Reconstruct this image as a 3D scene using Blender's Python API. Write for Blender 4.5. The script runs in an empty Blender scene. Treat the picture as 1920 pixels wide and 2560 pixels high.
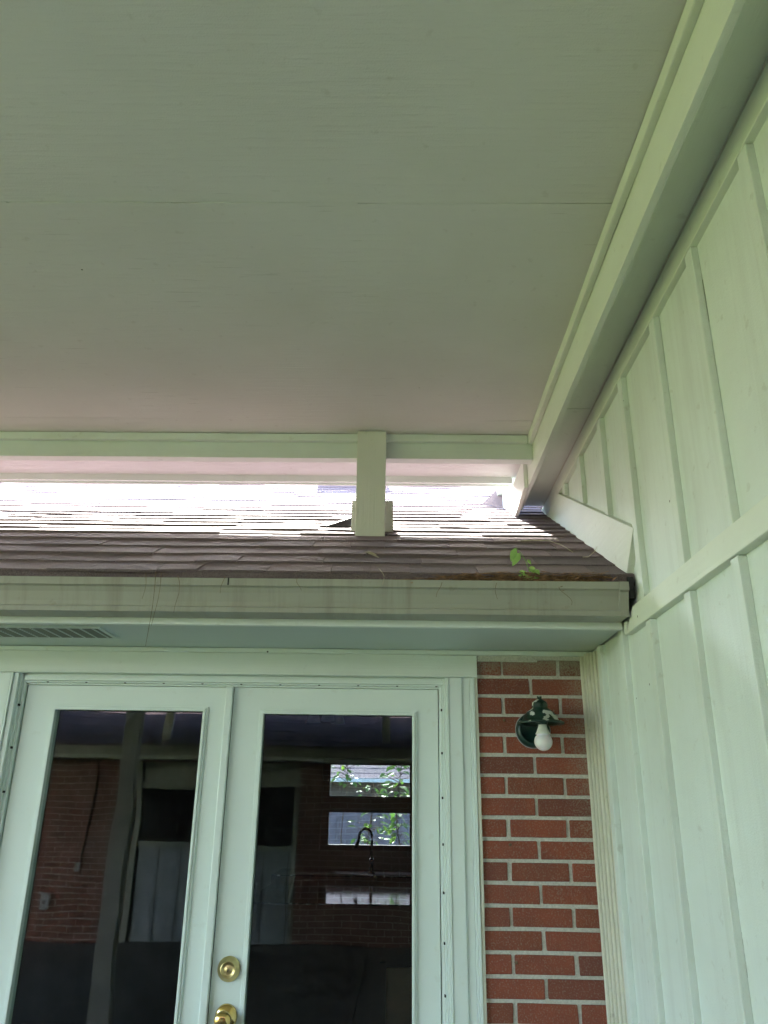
import bpy, bmesh, math, random
from mathutils import Vector, Matrix, noise
random.seed(7)
R = math.radians
H = 1.6                                   # eye height: every z below is given from the eye
sc = bpy.context.scene
COL = sc.collection

# ------------------------------------------------------------------ camera
cam_d = bpy.data.cameras.new('camera'); cam = bpy.data.objects.new('camera', cam_d); COL.objects.link(cam)
yaw, pit, rol, fpx = 0.015847, 0.360369, 0.014290, 1940.33
_Rz = Matrix.Rotation(yaw, 3, 'Z')
_r0 = Vector((1, 0, 0)); _f0 = Vector((0, math.cos(pit), math.sin(pit))); _u0 = Vector((0, -math.sin(pit), math.cos(pit)))
_r = _Rz @ (math.cos(rol)*_r0 + math.sin(rol)*_u0); _u = _Rz @ (-math.sin(rol)*_r0 + math.cos(rol)*_u0); _f = _Rz @ _f0
M = Matrix((( _r.x, _u.x, -_f.x, 0), (_r.y, _u.y, -_f.y, 0), (_r.z, _u.z, -_f.z, H), (0, 0, 0, 1)))
cam.matrix_world = M
cam_d.sensor_fit = 'VERTICAL'; cam_d.sensor_height = 24.0; cam_d.lens = fpx/2560*24.0
cam_d.clip_start = 0.02; cam_d.clip_end = 600
sc.camera = cam

# ------------------------------------------------------------------ sky, sun, exposure
SUN = Vector((-0.15, 0.66, 0.545)).normalized()
w = bpy.data.worlds.new('World'); sc.world = w; w.use_nodes = True
nt = w.node_tree; nt.nodes.clear()
sky = nt.nodes.new('ShaderNodeTexSky'); sky.sky_type = 'NISHITA'; sky.sun_disc = False
sky.sun_elevation = math.asin(SUN.z); sky.sun_rotation = math.atan2(SUN.x, SUN.y)
sky.air_density = 1.0; sky.dust_density = 1.5; sky.ozone_density = 1.0
bg = nt.nodes.new('ShaderNodeBackground'); bg.inputs['Strength'].default_value = 0.15
wo = nt.nodes.new('ShaderNodeOutputWorld')
nt.links.new(sky.outputs[0], bg.inputs[0]); nt.links.new(bg.outputs[0], wo.inputs[0])
sun_d = bpy.data.lights.new('sun', 'SUN'); sun_d.energy = 5.0; sun_d.angle = R(0.5); sun_d.color = (1, 0.95, 0.87)
sun = bpy.data.objects.new('sun', sun_d); COL.objects.link(sun)
sun.rotation_euler = SUN.to_track_quat('Z', 'Y').to_euler(); sun.location = (0, 0, 30)
sc.view_settings.view_transform = 'Standard'; sc.view_settings.look = 'None'
sc.view_settings.gamma = 1.0; sc.view_settings.exposure = 4.05
try:
    sc.cycles.use_denoising = True
    sc.cycles.max_bounces = 10; sc.cycles.diffuse_bounces = 7; sc.cycles.transparent_max_bounces = 16
    sc.cycles.sample_clamp_indirect = 6.0
    sc.cycles.caustics_reflective = False
except Exception:
    pass

# ------------------------------------------------------------------ helpers
def tag(o, label=None, cat=None, group=None, kind=None):
    if label: o['label'] = label
    if cat: o['category'] = cat
    if group: o['group'] = group
    if kind: o['kind'] = kind
    return o
WL = {}
def thing(name, loc, label, cat, group=None):
    o = bpy.data.objects.new(name, None); COL.objects.link(o)
    o.empty_display_size = 0.1
    o.location = (loc[0], loc[1], loc[2]+H); WL[o] = Vector(o.location)
    return tag(o, label, cat, group)

class MB:
    def __init__(s): s.bm = bmesh.new()
    def box(s, x0, x1, y0, y1, z0, z1, m=0):
        vs = [s.bm.verts.new((x, y, z)) for x in (x0, x1) for y in (y0, y1) for z in (z0, z1)]
        for f in ((0,1,3,2),(4,6,7,5),(0,4,5,1),(2,3,7,6),(0,2,6,4),(1,5,7,3)):
            s.bm.faces.new([vs[i] for i in f]).material_index = m
        return s
    def hexa(s, P, m=0):          # P: 8 points, bottom 4 then top 4 (same turning)
        vs = [s.bm.verts.new(p) for p in P]
        for f in ((3,2,1,0),(4,5,6,7),(0,1,5,4),(1,2,6,5),(2,3,7,6),(3,0,4,7)):
            s.bm.faces.new([vs[i] for i in f]).material_index = m
        return s
    def prism_x(s, prof, x0, x1, m=0):      # prof: list of (y, z), closed
        a = [s.bm.verts.new((x0, y, z)) for y, z in prof]; b = [s.bm.verts.new((x1, y, z)) for y, z in prof]
        n = len(prof)
        for i in range(n):
            s.bm.faces.new((a[i], a[(i+1) % n], b[(i+1) % n], b[i])).material_index = m
        s.bm.faces.new(a[::-1]).material_index = m; s.bm.faces.new(b).material_index = m
        return s
    def prism_y(s, prof, y0, y1, m=0):      # prof: (x, z)
        a = [s.bm.verts.new((x, y0, z)) for x, z in prof]; b = [s.bm.verts.new((x, y1, z)) for x, z in prof]
        n = len(prof)
        for i in range(n):
            s.bm.faces.new((a[i], a[(i+1) % n], b[(i+1) % n], b[i])).material_index = m
        s.bm.faces.new(a[::-1]).material_index = m; s.bm.faces.new(b).material_index = m
        return s
    def prism_z(s, prof, z0, z1, m=0):      # prof: (x, y)
        a = [s.bm.verts.new((x, y, z0)) for x, y in prof]; b = [s.bm.verts.new((x, y, z1)) for x, y in prof]
        n = len(prof)
        for i in range(n):
            s.bm.faces.new((a[i], a[(i+1) % n], b[(i+1) % n], b[i])).material_index = m
        s.bm.faces.new(a[::-1]).material_index = m; s.bm.faces.new(b).material_index = m
        return s
    def lathe(s, prof, c, ax='Z', n=32, m=0, sy=1.0):   # prof: (r, h)
        rings = []
        for r, h in prof:
            ring = []
            for k in range(n):
                t = 2*math.pi*k/n; u, v = r*math.cos(t), r*math.sin(t)*sy
                if ax == 'Z': p = (c[0]+u, c[1]+v, c[2]+h)
                elif ax == 'Y': p = (c[0]+u, c[1]+h, c[2]+v)
                else: p = (c[0]+h, c[1]+u, c[2]+v)
                ring.append(s.bm.verts.new(p))
            rings.append(ring)
        for a, b in zip(rings, rings[1:]):
            for k in range(n):
                f = s.bm.faces.new((a[k], a[(k+1) % n], b[(k+1) % n], b[k])); f.material_index = m; f.smooth = True
        for ring in (rings[0], rings[-1]):
            if (ring[0].co-ring[n//2].co).length > 1e-4:
                try: s.bm.faces.new(ring).material_index = m
                except Exception: pass
        return s
    def tube(s, pts, r, n=8, m=0, r1=None):
        pts = [Vector(p) for p in pts]; rings = []; N = len(pts)
        for i, p in enumerate(pts):
            t = (pts[min(i+1, N-1)]-pts[max(i-1, 0)]).normalized()
            a = t.cross(Vector((0, 0, 1)));
            if a.length < 1e-3: a = t.cross(Vector((0, 1, 0)))
            a.normalize(); b = t.cross(a)
            rr = r if r1 is None else r+(r1-r)*i/(N-1)
            rings.append([s.bm.verts.new(p+rr*(math.cos(2*math.pi*k/n)*a+math.sin(2*math.pi*k/n)*b)) for k in range(n)])
        for a, b in zip(rings, rings[1:]):
            for k in range(n):
                f = s.bm.faces.new((a[k], a[(k+1) % n], b[(k+1) % n], b[k])); f.material_index = m; f.smooth = True
        s.bm.faces.new(rings[0][::-1]).material_index = m; s.bm.faces.new(rings[-1]).material_index = m
        return s
    def ring(s, O, I, y0, y1, m=0):
        def q(t, y): return [s.bm.verts.new(p) for p in ((t[0], y, t[2]), (t[1], y, t[2]), (t[1], y, t[3]), (t[0], y, t[3]))]
        a, b, c, d = q(O, y0), q(I, y0), q(O, y1), q(I, y1)
        for i in range(4):
            j = (i+1) % 4
            for f in ((a[i], a[j], b[j], b[i]), (c[j], c[i], d[i], d[j]), (a[j], a[i], c[i], c[j]), (b[i], b[j], d[j], d[i])):
                s.bm.faces.new(f).material_index = m
        return s
    def quad(s, P, m=0):
        f = s.bm.faces.new([s.bm.verts.new(p) for p in P]); f.material_index = m; return f
    def sub(s, L=0.25):
        for axis in range(3):
            es = [e for e in s.bm.edges if abs((e.verts[0].co-e.verts[1].co)[axis]) > L*1.5 and abs((e.verts[0].co-e.verts[1].co)[axis]) > 0.9*e.calc_length()]
            if es:
                Lm = max(e.calc_length() for e in es)
                bmesh.ops.subdivide_edges(s.bm, edges=es, cuts=min(40, max(1, int(Lm/L))), use_grid_fill=True)
        return s
    def wob(s, amp=0.0015, fr=2.2, seed=0):
        for v in s.bm.verts:
            n = noise.noise_vector(v.co*fr+Vector((seed*7.3, seed*3.1, 0)))+0.4*noise.noise_vector(v.co*fr*4+Vector((seed, 0, 5)))
            v.co += n*amp
        return s
    def build(s, name, mats, parent=None, bevel=0.0, seg=2, wob=0.0, L=0.22, label=None, fixn=True):
        if wob: s.sub(L); s.wob(wob, seed=random.random()*9)
        if fixn: bmesh.ops.recalc_face_normals(s.bm, faces=s.bm.faces)
        off = WL[parent] if parent is not None else Vector((0, 0, 0))
        for v in s.bm.verts: v.co = v.co+Vector((0, 0, H))-off
        me = bpy.data.meshes.new(name); s.bm.to_mesh(me); s.bm.free()
        o = bpy.data.objects.new(name, me); COL.objects.link(o)
        if not isinstance(mats, (list, tuple)): mats = [mats]
        for m in mats: me.materials.append(m)
        if parent is not None: o.parent = parent
        WL[o] = off
        if bevel:
            b = o.modifiers.new('bevel', 'BEVEL'); b.width = bevel; b.segments = seg; b.limit_method = 'ANGLE'; b.angle_limit = R(40)
        if label: o['label'] = label
        return o

def B(*a): return MB().box(*a)

# ------------------------------------------------------------------ materials
def newmat(name):
    m = bpy.data.materials.new(name); m.use_nodes = True; n = m.node_tree
    return m, n, n.nodes['Principled BSDF']
def N(n, t, **k):
    x = n.nodes.new(t)
    for a, b in k.items():
        if a in ('operation', 'blend_type', 'data_type', 'feature', 'wave_type', 'bands_direction', 'noise_dimensions'): setattr(x, a, b)
        else: x.inputs[a.replace('_', ' ')].default_value = b
    return x
def ramp(n, src, stops):
    r = n.nodes.new('ShaderNodeValToRGB'); cr = r.color_ramp
    while len(cr.elements) < len(stops): cr.elements.new(0.5)
    for e, (p, c) in zip(cr.elements, stops):
        e.position = p; e.color = (c, c, c, 1) if not isinstance(c, (tuple, list)) else (*c, 1)
    n.links.new(src, r.inputs[0]); return r
def mapped(n, sx, sy, sz, coord='Object'):
    tc = n.nodes.new('ShaderNodeTexCoord'); mp = n.nodes.new('ShaderNodeMapping')
    mp.inputs['Scale'].default_value = (sx, sy, sz); n.links.new(tc.outputs[coord], mp.inputs[0]); return mp
def mixc(n, fac, a, b):
    x = n.nodes.new('ShaderNodeMix'); x.data_type = 'RGBA'
    L = n.links
    if hasattr(fac, 'links'): L.new(fac, x.inputs[0])
    else: x.inputs[0].default_value = fac
    for v, i in ((a, 6), (b, 7)):
        if hasattr(v, 'links'): L.new(v, x.inputs[i])
        else: x.inputs[i].default_value = (*v, 1)
    return x.outputs[2]
def mth(n, op, a, b=0.0):
    x = n.nodes.new('ShaderNodeMath'); x.operation = op
    for v, i in ((a, 0), (b, 1)):
        if hasattr(v, 'links'): n.links.new(v, x.inputs[i])
        else: x.inputs[i].default_value = v
    return x.outputs[0]

def paint(name, col, grain=(3, 60, 60), gb=0.12, rough=0.5, dirt=0.35, dirtcol=(0.34, 0.33, 0.24), specks=0.5, checks=0.0, streak=None, sk=0.5):
    m, n, p = newmat(name); L = n.links
    mp = mapped(n, 1, 1, 1); mg = mapped(n, *grain)
    n1 = N(n, 'ShaderNodeTexNoise', Scale=1.7, Detail=6.0, Roughness=0.6); L.new(mp.outputs[0], n1.inputs[0])
    r1 = ramp(n, n1.outputs[0], [(0.35, 0.0), (0.75, 1.0)])
    c = mixc(n, mth(n, 'MULTIPLY', r1.outputs[0], dirt*0.5), col, dirtcol)
    n2 = N(n, 'ShaderNodeTexNoise', Scale=28.0, Detail=3.0); L.new(mp.outputs[0], n2.inputs[0])
    r2 = ramp(n, n2.outputs[0], [(0.66, 0.0), (0.74, 1.0)])
    c = mixc(n, mth(n, 'MULTIPLY', r2.outputs[0], dirt*0.4), c, (dirtcol[0]*0.8, dirtcol[1]*0.75, dirtcol[2]*0.7))
    if specks:
        v = N(n, 'ShaderNodeTexVoronoi', Scale=9.0); L.new(mp.outputs[0], v.inputs[0])
        d = ramp(n, v.outputs['Distance'], [(0.022, 1.0), (0.035, 0.0)])
        wn = n.nodes.new('ShaderNodeTexWhiteNoise'); L.new(v.outputs['Position'], wn.inputs[0])
        keep = mth(n, 'LESS_THAN', wn.outputs[0], specks*0.35)
        c = mixc(n, mth(n, 'MULTIPLY', d.outputs[0], keep), c, (0.05, 0.045, 0.035))
    if streak:      # long run marks along one axis
        ms = mapped(n, *streak)
        n3 = N(n, 'ShaderNodeTexNoise', Scale=1.0, Detail=5.0, Roughness=0.7); L.new(ms.outputs[0], n3.inputs[0])
        r3 = ramp(n, n3.outputs[0], [(0.48, 0.0), (0.72, 1.0)])
        c = mixc(n, mth(n, 'MULTIPLY', r3.outputs[0], sk), c, (0.22, 0.20, 0.16))
    g = N(n, 'ShaderNodeTexNoise', Scale=1.0, Detail=5.0, Roughness=0.65); L.new(mg.outputs[0], g.inputs[0])
    h = g.outputs[0]
    if checks:      # short shallow splits in the face veneer
        mc = mapped(n, 7, 120, 20)
        n4 = N(n, 'ShaderNodeTexNoise', Scale=1.0, Detail=2.0, Roughness=0.5, Distortion=0.1); L.new(mc.outputs[0], n4.inputs[0])
        m5 = mapped(n, 1.2, 1.7, 1); n5 = N(n, 'ShaderNodeTexNoise', Scale=1.0, Detail=2.0); L.new(m5.outputs[0], n5.inputs[0])
        r5 = ramp(n, n5.outputs[0], [(0.42, 0.0), (0.66, 0.13)])
        th = mth(n, 'SUBTRACT', 0.79, r5.outputs[0])
        cr = mth(n, 'GREATER_THAN', n4.outputs[0], th)
        cr2 = mth(n, 'MULTIPLY', cr, checks)
        c = mixc(n, mth(n, 'MULTIPLY', cr, 0.16), c, (0.20, 0.19, 0.15))
        h = mth(n, 'SUBTRACT', h, cr2)
    fine = N(n, 'ShaderNodeTexNoise', Scale=260.0, Detail=2.0); L.new(mp.outputs[0], fine.inputs[0])
    h = mth(n, 'ADD', h, mth(n, 'MULTIPLY', fine.outputs[0], 0.25))
    bmp = n.nodes.new('ShaderNodeBump'); bmp.inputs['Strength'].default_value = gb; bmp.inputs['Distance'].default_value = 0.004
    L.new(h, bmp.inputs['Height']); L.new(bmp.outputs[0], p.inputs['Normal'])
    L.new(c, p.inputs['Base Color']); p.inputs['Roughness'].default_value = rough
    p.inputs['Specular IOR Level'].default_value = 0.35
    return m

def plain(name, col, rough=0.6, metal=0.0, bump=0.0, scale=40, var=0.25):
    m, n, p = newmat(name); L = n.links
    mp = mapped(n, 1, 1, 1)
    a = N(n, 'ShaderNodeTexNoise', Scale=float(scale), Detail=4.0); L.new(mp.outputs[0], a.inputs[0])
    r = ramp(n, a.outputs[0], [(0.3, 0.0), (0.7, 1.0)])
    c = mixc(n, r.outputs[0], tuple(x*(1-var) for x in col), tuple(min(1, x*(1+var)) for x in col))
    L.new(c, p.inputs['Base Color']); p.inputs['Roughness'].default_value = rough; p.inputs['Metallic'].default_value = metal
    if bump:
        b = n.nodes.new('ShaderNodeBump'); b.inputs['Strength'].default_value = bump; b.inputs['Distance'].default_value = 0.004
        L.new(a.outputs[0], b.inputs['Height']); L.new(b.outputs[0], p.inputs['Normal'])
    return m

PC = (0.71, 0.78, 0.745)
M_wallp = paint('painted_siding', PC, grain=(40, 40, 2.5), gb=0.6, dirt=0.5, specks=0.9, streak=(9, 9, 0.7), sk=0.16)
M_batt = paint('painted_batten', (0.71, 0.78, 0.74), grain=(60, 60, 3), gb=0.6, dirt=0.6, specks=1.3, streak=(20, 20, 1.2), sk=0.14)
M_boardY = paint('painted_board_along', (0.74, 0.79, 0.71), grain=(60, 3, 60), gb=0.35, dirt=0.35, specks=0.4)
M_boardX = paint('painted_board_across', (0.71, 0.78, 0.74), grain=(3, 60, 60), gb=0.3, dirt=0.35, specks=0.35)
M_ceil = paint('painted_plywood', (0.69, 0.69, 0.67), grain=(5, 85, 30), gb=0.75, dirt=0.35, specks=0.25, checks=1.0, rough=0.6)
M_post = paint('painted_post', (0.72, 0.73, 0.68), grain=(80, 80, 3), gb=0.6, dirt=0.35, specks=0.5)
M_door = paint('painted_door', (0.70, 0.78, 0.755), grain=(30, 30, 30), gb=0.05, dirt=0.25, specks=0.3, rough=0.4, dirtcol=(0.5, 0.47, 0.33))
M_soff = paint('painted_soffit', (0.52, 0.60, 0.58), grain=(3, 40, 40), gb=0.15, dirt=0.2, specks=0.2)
M_gut = paint('weathered_gutter', (0.345, 0.35, 0.305), grain=(2, 30, 30), gb=0.08, dirt=0.8, dirtcol=(0.30, 0.28, 0.22), specks=0.5, rough=0.45, streak=(16, 2, 1.2), sk=0.6)
M_vent = plain('vent_mesh', (0.16, 0.18, 0.15), 0.7, 0, 0.5, 300)
M_dark = plain('dark_gap', (0.02, 0.02, 0.02), 0.9)
M_crack = plain('open_paint_crack', (0.12, 0.11, 0.08), 0.9)
M_black = plain('black_flashing', (0.025, 0.025, 0.03), 0.7, 0, 0.2, 60)
M_caulk = paint('old_caulk', (0.68, 0.68, 0.58), grain=(50, 50, 20), gb=0.9, dirt=0.9, specks=0.6)
M_brass = plain('polished_brass', (0.72, 0.52, 0.20), 0.16, 1.0, 0.0, 20, 0.08)
M_brass2 = plain('worn_brass', (0.62, 0.50, 0.24), 0.35, 1.0, 0.0, 30, 0.15)
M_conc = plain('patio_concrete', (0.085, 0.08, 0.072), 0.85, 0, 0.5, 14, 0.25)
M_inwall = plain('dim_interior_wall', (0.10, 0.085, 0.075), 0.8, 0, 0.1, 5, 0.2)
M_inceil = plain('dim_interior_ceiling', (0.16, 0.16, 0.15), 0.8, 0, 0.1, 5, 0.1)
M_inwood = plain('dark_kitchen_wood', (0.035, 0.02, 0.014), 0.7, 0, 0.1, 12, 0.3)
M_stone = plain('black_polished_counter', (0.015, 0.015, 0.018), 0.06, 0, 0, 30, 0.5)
M_steel = plain('dark_faucet_metal', (0.08, 0.08, 0.09), 0.18, 1.0, 0, 30, 0.1)
M_fence = plain('weathered_fence_wood', (0.25, 0.23, 0.27), 0.85, 0, 0.4, 9, 0.25)
M_twig = plain('dry_twig', (0.16, 0.10, 0.06), 0.8, 0, 0.2, 60, 0.4)
M_straw = plain('pale_straw', (0.50, 0.44, 0.33), 0.7, 0, 0.2, 60, 0.3)
M_needle = plain('pine_needle', (0.24, 0.13, 0.07), 0.8, 0, 0.2, 50, 0.6)
M_bark = plain('tree_bark', (0.10, 0.075, 0.055), 0.9, 0, 0.6, 14, 0.3)
M_nwall = plain('neighbour_siding', (0.12, 0.11, 0.095), 0.8, 0, 0.2, 6, 0.15)
M_otrim = plain('shaded_trim', (0.30, 0.33, 0.28), 0.7, 0, 0.1, 8, 0.2)  # window trim opposite: deeper shade there is put into a darker paint
M_sidp = plain('panel_siding', (0.26, 0.32, 0.36), 0.55, 0, 0.1, 5, 0.12)
M_plastic = plain('grey_box_plastic', (0.42, 0.44, 0.46), 0.5, 0, 0, 20, 0.1)

def mk_leaf(name, c1, c2, tr=0.35):
    m, n, p = newmat(name); L = n.links
    g = n.nodes.new('ShaderNodeNewGeometry')
    r = n.nodes.new('ShaderNodeValToRGB'); r.color_ramp.elements[0].color = (*c1, 1); r.color_ramp.elements[1].color = (*c2, 1)
    L.new(g.outputs['Random Per Island'], r.inputs[0]); L.new(r.outputs[0], p.inputs['Base Color']); p.inputs['Roughness'].default_value = 0.45
    t = n.nodes.new('ShaderNodeBsdfTranslucent'); L.new(r.outputs[0], t.inputs[0])
    mx = n.nodes.new('ShaderNodeMixShader'); mx.inputs[0].default_value = tr
    L.new(p.outputs[0], mx.inputs[1]); L.new(t.outputs[0], mx.inputs[2])
    L.new(mx.outputs[0], n.nodes['Material Output'].inputs[0]); return m
M_leaf = mk_leaf('fresh_leaf', (0.20, 0.40, 0.10), (0.34, 0.55, 0.14), 0.45)
M_leaf3 = mk_leaf('shrub_leaf', (0.08, 0.20, 0.03), (0.20, 0.34, 0.05), 0.45)
M_leaf2 = mk_leaf('tree_leaf', (0.045, 0.10, 0.02), (0.12, 0.22, 0.04), 0.35)

def mk_brick(name, stain=True, dk=1.0):
    m, n, p = newmat(name); L = n.links
    g = n.nodes.new('ShaderNodeNewGeometry'); mp = mapped(n, 1, 1, 1)
    r = ramp(n, g.outputs['Random Per Island'], [(0.0, (0.21, 0.060, 0.030)), (0.5, (0.29, 0.070, 0.036)), (0.8, (0.25, 0.064, 0.034)), (1.0, (0.16, 0.050, 0.034))])
    a = N(n, 'ShaderNodeTexNoise', Scale=9.0, Detail=8.0, Roughness=0.7); L.new(mp.outputs[0], a.inputs[0])
    ra = ramp(n, a.outputs[0], [(0.35, 0.0), (0.7, 1.0)])
    c = mixc(n, mth(n, 'MULTIPLY', ra.outputs[0], 0.5), r.outputs[0], (0.13, 0.042, 0.034))
    mpv = mapped(n, 420, 420, 90)
    b = N(n, 'ShaderNodeTexNoise', Scale=1.0, Detail=2.0); L.new(mpv.outputs[0], b.inputs[0])
    rb = ramp(n, b.outputs[0], [(0.60, 0.0), (0.70, 1.0)])
    c = mixc(n, mth(n, 'MULTIPLY', rb.outputs[0], 0.3), c, (0.09, 0.03, 0.022))
    if stain:    # grey overspray on the uppermost course and down the corner
        sx = n.nodes.new('ShaderNodeSeparateXYZ'); geo = n.nodes.new('ShaderNodeNewGeometry'); L.new(geo.outputs['Position'], sx.inputs[0])
        s1 = n.nodes.new('ShaderNodeMapRange'); s1.inputs[1].default_value = H+0.415; s1.inputs[2].default_value = H+0.50; L.new(sx.outputs[2], s1.inputs[0])
        s2 = n.nodes.new('ShaderNodeMapRange'); s2.inputs[1].default_value = 0.585; s2.inputs[2].default_value = 0.70; s2.inputs[4].default_value = 0.75; L.new(sx.outputs[0], s2.inputs[0])
        s3 = n.nodes.new('ShaderNodeMapRange'); s3.inputs[1].default_value = H-0.3; s3.inputs[2].default_value = H+0.2; L.new(sx.outputs[2], s3.inputs[0])
        sm = mth(n, 'MAXIMUM', s1.outputs[0], mth(n, 'MULTIPLY', s2.outputs[0], s3.outputs[0]))
        e = N(n, 'ShaderNodeTexNoise', Scale=190.0, Detail=3.0); L.new(mp.outputs[0], e.inputs[0])
        e2 = N(n, 'ShaderNodeTexNoise', Scale=14.0, Detail=3.0); L.new(mp.outputs[0], e2.inputs[0])
        sm = mth(n, 'MULTIPLY', sm, mth(n, 'ADD', 0.35, e2.outputs[0]))
        q = mth(n, 'ADD', e.outputs[0], mth(n, 'MULTIPLY', sm, 0.45))
        rq = ramp(n, q, [(0.52, 0.0), (0.92, 0.75)])
        c = mixc(n, rq.outputs[0], c, (0.33, 0.32, 0.26))
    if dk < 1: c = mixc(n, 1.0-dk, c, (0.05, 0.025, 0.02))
    bm_ = n.nodes.new('ShaderNodeBump'); bm_.inputs['Strength'].default_value = 0.6; bm_.inputs['Distance'].default_value = 0.003
    L.new(mth(n, 'ADD', b.outputs[0], a.outputs[0]), bm_.inputs['Height']); L.new(bm_.outputs[0], p.inputs['Normal'])
    L.new(c, p.inputs['Base Color']); p.inputs['Roughness'].default_value = 0.85
    return m
M_brick = mk_brick('red_brick'); M_brick2 = mk_brick('shaded_red_brick', False, 0.6)  # second brick is a darkened copy, shade across the patio in its colour
M_mort = plain('mortar', (0.56, 0.55, 0.50), 0.95, 0, 0.9, 160, 0.15)

def mk_shingle(name):
    m, n, p = newmat(name); L = n.links
    g = n.nodes.new('ShaderNodeNewGeometry'); mp = mapped(n, 1, 1, 1)
    r = ramp(n, g.outputs['Random Per Island'], [(0.0, (0.085, 0.062, 0.080)), (0.45, (0.135, 0.094, 0.114)), (0.8, (0.185, 0.126, 0.142)), (1.0, (0.110, 0.080, 0.102))])
    a = N(n, 'ShaderNodeTexNoise', Scale=420.0, Detail=2.0); L.new(mp.outputs[0], a.inputs[0])
    ra = ramp(n, a.outputs[0], [(0.42, 0.0), (0.62, 1.0)])
    c = mixc(n, mth(n, 'MULTIPLY', ra.outputs[0], 0.6), r.outputs[0], (0.30, 0.24, 0.23))
    b = N(n, 'ShaderNodeTexNoise', Scale=3.0, Detail=5.0); L.new(mp.outputs[0], b.inputs[0])
    rb = ramp(n, b.outputs[0], [(0.4, 0.0), (0.75, 1.0)])
    c = mixc(n, mth(n, 'MULTIPLY', rb.outputs[0], 0.35), c, (0.07, 0.06, 0.055))
    bp = n.nodes.new('ShaderNodeBump'); bp.inputs['Strength'].default_value = 0.7; bp.inputs['Distance'].default_value = 0.003
    L.new(a.outputs[0], bp.inputs['Height']); L.new(bp.outputs[0], p.inputs['Normal'])
    L.new(c, p.inputs['Base Color']); p.inputs['Roughness'].default_value = 0.9
    return m
M_shin = mk_shingle('asphalt_shingle')

def mk_glass(name, wav=0.0, tint=(0.86, 0.90, 0.89), dust=0.0):
    m, n, p = newmat(name); L = n.links; n.nodes.remove(p)
    g = n.nodes.new('ShaderNodeNewGeometry')
    d = n.nodes.new('ShaderNodeVectorMath'); d.operation = 'DOT_PRODUCT'; L.new(g.outputs['Normal'], d.inputs[0]); L.new(g.outputs['Incoming'], d.inputs[1])
    c = mth(n, 'ABSOLUTE', d.outputs['Value'])
    k = mth(n, 'POWER', mth(n, 'SUBTRACT', 1.0, c), 5.0)
    F = mth(n, 'ADD', 0.028, mth(n, 'MULTIPLY', k, 0.95))
    gl = n.nodes.new('ShaderNodeBsdfGlossy'); gl.inputs['Roughness'].default_value = 0.0; gl.inputs['Color'].default_value = (1, 1, 1, 1)
    tr = n.nodes.new('ShaderNodeBsdfTransparent'); tr.inputs[0].default_value = (*tint, 1)
    if wav:
        mp = mapped(n, 1.1, 1, 1.4); a = N(n, 'ShaderNodeTexNoise', Scale=2.3, Detail=1.0, Roughness=0.3); L.new(mp.outputs[0], a.inputs[0])
        b = n.nodes.new('ShaderNodeBump'); b.inputs['Strength'].default_value = 1.0; b.inputs['Distance'].default_value = wav
        L.new(a.outputs[0], b.inputs['Height']); L.new(b.outputs[0], gl.inputs['Normal'])
    mx = n.nodes.new('ShaderNodeMixShader'); L.new(F, mx.inputs[0]); L.new(tr.outputs[0], mx.inputs[1]); L.new(gl.outputs[0], mx.inputs[2])
    out = mx.outputs[0]
    if dust:
        mp2 = mapped(n, 1, 1, 1); a2 = N(n, 'ShaderNodeTexNoise', Scale=5.0, Detail=8.0, Roughness=0.7); L.new(mp2.outputs[0], a2.inputs[0])
        r2 = ramp(n, a2.outputs[0], [(0.45, 0.15), (0.75, 1.0)])
        df = n.nodes.new('ShaderNodeBsdfDiffuse'); df.inputs[0].default_value = (0.6, 0.62, 0.6, 1)
        mx2 = n.nodes.new('ShaderNodeMixShader'); L.new(mth(n, 'MULTIPLY', r2.outputs[0], dust), mx2.inputs[0]); L.new(out, mx2.inputs[1]); L.new(df.outputs[0], mx2.inputs[2]); out = mx2.outputs[0]
    L.new(out, n.nodes['Material Output'].inputs[0]); return m
M_glass = mk_glass('door_glass', 0.0012, dust=0.006); M_glass2 = mk_glass('window_glass', 0.0, (0.50, 0.52, 0.55), 0.05)

def mk_lamp_paint():
    m, n, p = newmat('peeling_green_enamel'); L = n.links; mp = mapped(n, 1, 1, 1)
    a = N(n, 'ShaderNodeTexNoise', Scale=26.0, Detail=5.0, Roughness=0.55); L.new(mp.outputs[0], a.inputs[0])
    sx = n.nodes.new('ShaderNodeSeparateXYZ'); g = n.nodes.new('ShaderNodeNewGeometry'); L.new(g.outputs['Normal'], sx.inputs[0])
    q = mth(n, 'ADD', a.outputs[0], mth(n, 'MULTIPLY', sx.outputs[2], 0.10))
    r = ramp(n, q, [(0.615, 0.0), (0.625, 1.0)])
    L.new(mixc(n, r.outputs[0], (0.008, 0.030, 0.022), (0.52, 0.54, 0.50)), p.inputs['Base Color'])
    rr = ramp(n, r.outputs[0], [(0.0, 0.38), (1.0, 0.8)]); L.new(rr.outputs[0], p.inputs['Roughness'])
    b = n.nodes.new('ShaderNodeBump'); b.inputs['Strength'].default_value = 0.5; b.inputs['Distance'].default_value = -0.001
    L.new(r.outputs[0], b.inputs['Height']); L.new(b.outputs[0], p.inputs['Normal']); return m
M_lamp = mk_lamp_paint()
M_lampin = plain('green_enamel', (0.008, 0.035, 0.030), 0.35, 0, 0, 30, 0.2)
M_bulbw, _n, _p = newmat('frosted_bulb'); _p.inputs['Base Color'].default_value = (0.78, 0.76, 0.80, 1); _p.inputs['Roughness'].default_value = 0.28
_p.inputs['Subsurface Weight'].default_value = 0.3; _p.inputs['Subsurface Scale'].default_value = 0.02
M_bulbn = plain('bulb_neck_plastic', (0.72, 0.74, 0.66), 0.4, 0, 0, 20, 0.03)
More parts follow.
